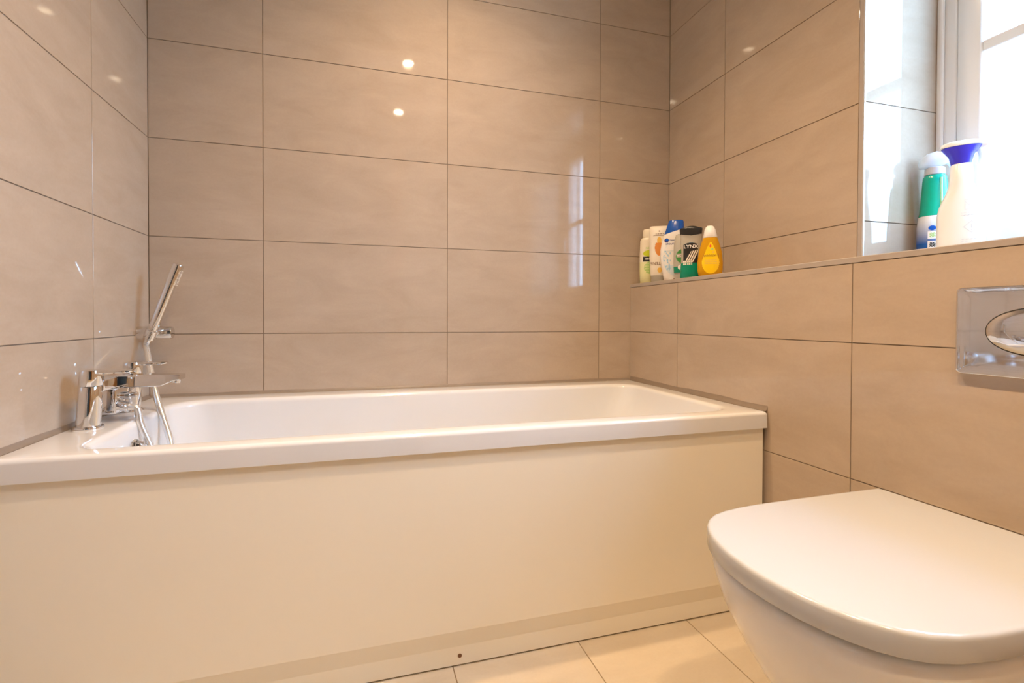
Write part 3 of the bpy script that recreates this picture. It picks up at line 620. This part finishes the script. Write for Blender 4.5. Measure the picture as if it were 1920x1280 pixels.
# 6 amber baby shampoo
t = thing('baby_shampoo_bottle', 'amber see-through shampoo bottle with a white cap and yellow drop label', 'bottle', (1.709, -0.397, LEDGE), math.radians(-38), 'toiletries on the ledge')
b = Bottle([(0, .030, .018), (.003, .034, .021), (.02, .0375, .0225), (.045, .038, .023), (.08, .034, .022), (.105, .0275, .020), (.120, .0225, .018), (.124, .0215, .017)])
obj('body', b.mesh(), 'amber', t, 45)
c = Bottle([(.1242, .0205, .0165), (.126, .0215, .0175), (.150, .0165, .014, 2.4, -.001), (.159, .0125, .0105, 2.4, -.001), (.1635, .008, .006, 2.4, -.001)]); obj('cap', c.mesh(), 'white', t, 45)
def f6(u, z):
    inside = ell(u, z, .001, .044, .0255, .036) if z < .05 else abs(u - .001) < .0252 * (1 - ((z - .05) / .060)) ** .75 if z < .108 else False
    if not inside: return None
    if ell(u, z, .000, .096, .0028, .0048): return 1
    if ell(u, z, .005, .086, .0042, .0042): return 2
    if ell(u, z, .009, .076, .0028, .0028): return 3
    if .036 < z < .052 and z % .0055 < .0026 and abs(u - .001) < .018 and math.sin(u * 1500 + z * 800) > -.5: return 3
    return 0
b.label('front_print', t, f6, ['yellow', 'red', 'palegreen', 'gold'], (-.028, .028, .004, .112), cell=.0011)
b.text(t, "johnson's", .001, .066, .0125, 'brown', shear=.25)

# sprays on the window sill
t = thing('cleaning_spray', 'green, white and blue spray bottle in the window corner', 'spray bottle', (2.030, -0.826, LEDGE), math.radians(-40), 'cleaning sprays on the window sill')
b = Bottle([(0, .030, .024), (.004, .033, .027), (.06, .0335, .028), (.10, .0335, .028), (.122, .031, .027), (.135, .0285, .026), (.18, .0255, .0235), (.215, .0235, .0215), (.226, .0225, .0205), (.230, .019, .018)])
obj('body', b.mesh(0, .1255), 'fade', t, 45); obj('green_sleeve', b.mesh(.126, .230), 'teal', t, 45)
bm = bmesh.new(); lathe(bm, [(.2302, .018), (.232, .0205), (.248, .0195), (.250, .016)]); obj('collar', bm, 'silver', t, 40)
bm = bmesh.new(); pts = [b.surf(.006, z, .0006) for z in [k * .01 for k in range(1, 23)]]; tube(bm, pts, .0028, 8); obj('side_seam', bm, 'seam', t, 60)
def head(parent, z, mat, wd, ln, flip=1):
    bm = bmesh.new(); rings = []
    for s, hw, z0, z1 in ((-.50, .35, .006, .014), (-.46, .75, .001, .024), (-.30, .95, .0005, .034), (0, 1, 0, .039), (.25, .95, .004, .034), (.42, .8, .010, .032), (.50, .5, .014, .028)):
        rings.append([(flip * s * ln, y * hw * wd, z + zz) for y, zz in ((-1, z0 + (z1 - z0) * .3), (-.6, z0), (.6, z0), (1, z0 + (z1 - z0) * .3), (1, z0 + (z1 - z0) * .65), (.55, z1), (-.55, z1), (-1, z0 + (z1 - z0) * .65))])
    rings_mesh(bm, rings); return obj('spray_head', bm, mat, parent, 60)
h = head(t, .250, 'mist', .019, .062, 1)
bm = bmesh.new(); tube(bm, spline([(.022, 0, .262), (.031, 0, .252), (.034, 0, .235), (.032, 0, .222)], 5), .0042, 10); obj('trigger', bm, 'mist', h, 60)
bm = bmesh.new(); lathe(bm, [(0, .007), (.010, .007), (.011, .003)], (.028, 0, .270), (1, 0, 0), 16); obj('nozzle', bm, 'mist', h, 40)
def f7(u, z):
    if abs(u + .012) > .0085: return 3 if (.012 < u < .029 and .02 < z < .108 and z % .006 < .0022) else None
    if ell(u, z, -.012, .094, .0075, .006): return 0
    for zc, k in ((.076, 2), (.052, 4), (.028, 4)):
        if abs(z - zc) < .0095 and abs(u + .012) < .008: return k if (abs(z - zc) < .006 and abs(u + .012) < .0055 and math.sin(u * 1300 + zc * 90) * math.sin(z * 1100) > -.35) else 1
    return None
b.label('side_print', t, f7, ['blue', 'white', 'palegreen', 'palegrey', 'black'], (-.028, .031, .012, .112), cell=.0011)
t = thing('cleaning_spray', 'white spray bottle with a violet-blue trigger head by the window', 'spray bottle', (1.985, -0.908, LEDGE), math.radians(-50), 'cleaning sprays on the window sill')
b = Bottle([(0, .039, .024), (.004, .042, .027), (.05, .0425, .028), (.110, .042, .028), (.130, .0385, .0265), (.150, .0315, .0245), (.166, .0255, .0225), (.182, .0215, .0205), (.226, .0195, .0190), (.229, .0175, .017)])
obj('body', b.mesh(), 'white', t, 45)
bm = bmesh.new(); bb = Bottle([(.2292, .018, .017), (.236, .0195, .018), (.250, .0225, .0195), (.262, .031, .0205), (.269, .0355, .0205), (.270, .034, .019)]); sh = obj('spray_head', bb.mesh(), 'violet', t, 45)
bb = Bottle([(.2702, .036, .0205), (.273, .038, .021), (.279, .036, .0195), (.283, .026, .013), (.284, .012, .006)]); obj('head_cover', bb.mesh(), 'white', sh, 45)
bm = bmesh.new(); tube(bm, spline([(.026, 0, .268), (.033, 0, .254), (.034, 0, .238), (.031, 0, .224)], 6), [.0055] * 6 + [.005] * 6 + [.0045] * 7, 10); obj('trigger', bm, 'mist', sh, 60)
bm = bmesh.new(); lathe(bm, [(0, .0075), (.010, .0075), (.011, .003)], (.032, 0, .268), (1, 0, -.05), 16); obj('nozzle', bm, 'white', sh, 40)
def f8(u, z):
    if not (-.004 < u < .034): return None
    d = abs(u - .014) + abs(z - .078)
    if .0125 < d < .0145: return 0
    if d < .0125: return 0 if abs(u - .014) < .0010 and (abs(z - .080) < .005 or abs(z - .071) < .001) else None
    if .118 < z < .142 and .002 < u < .029: return 0 if (abs(z - .130) > .0108 or abs(u - .0155) > .0122 or abs(abs(u - .0155) - (z - .124)) < .0012) else None
    if (z < .055 and z > .012 or .100 < z < .112) and z % .0055 < .0013: return 0 if math.sin(u * 900 + z * 5000) > -.6 else None
    return None
b.label('back_print', t, f8, ['palegrey'], (-.006, .036, .012, .144), cell=.0010)
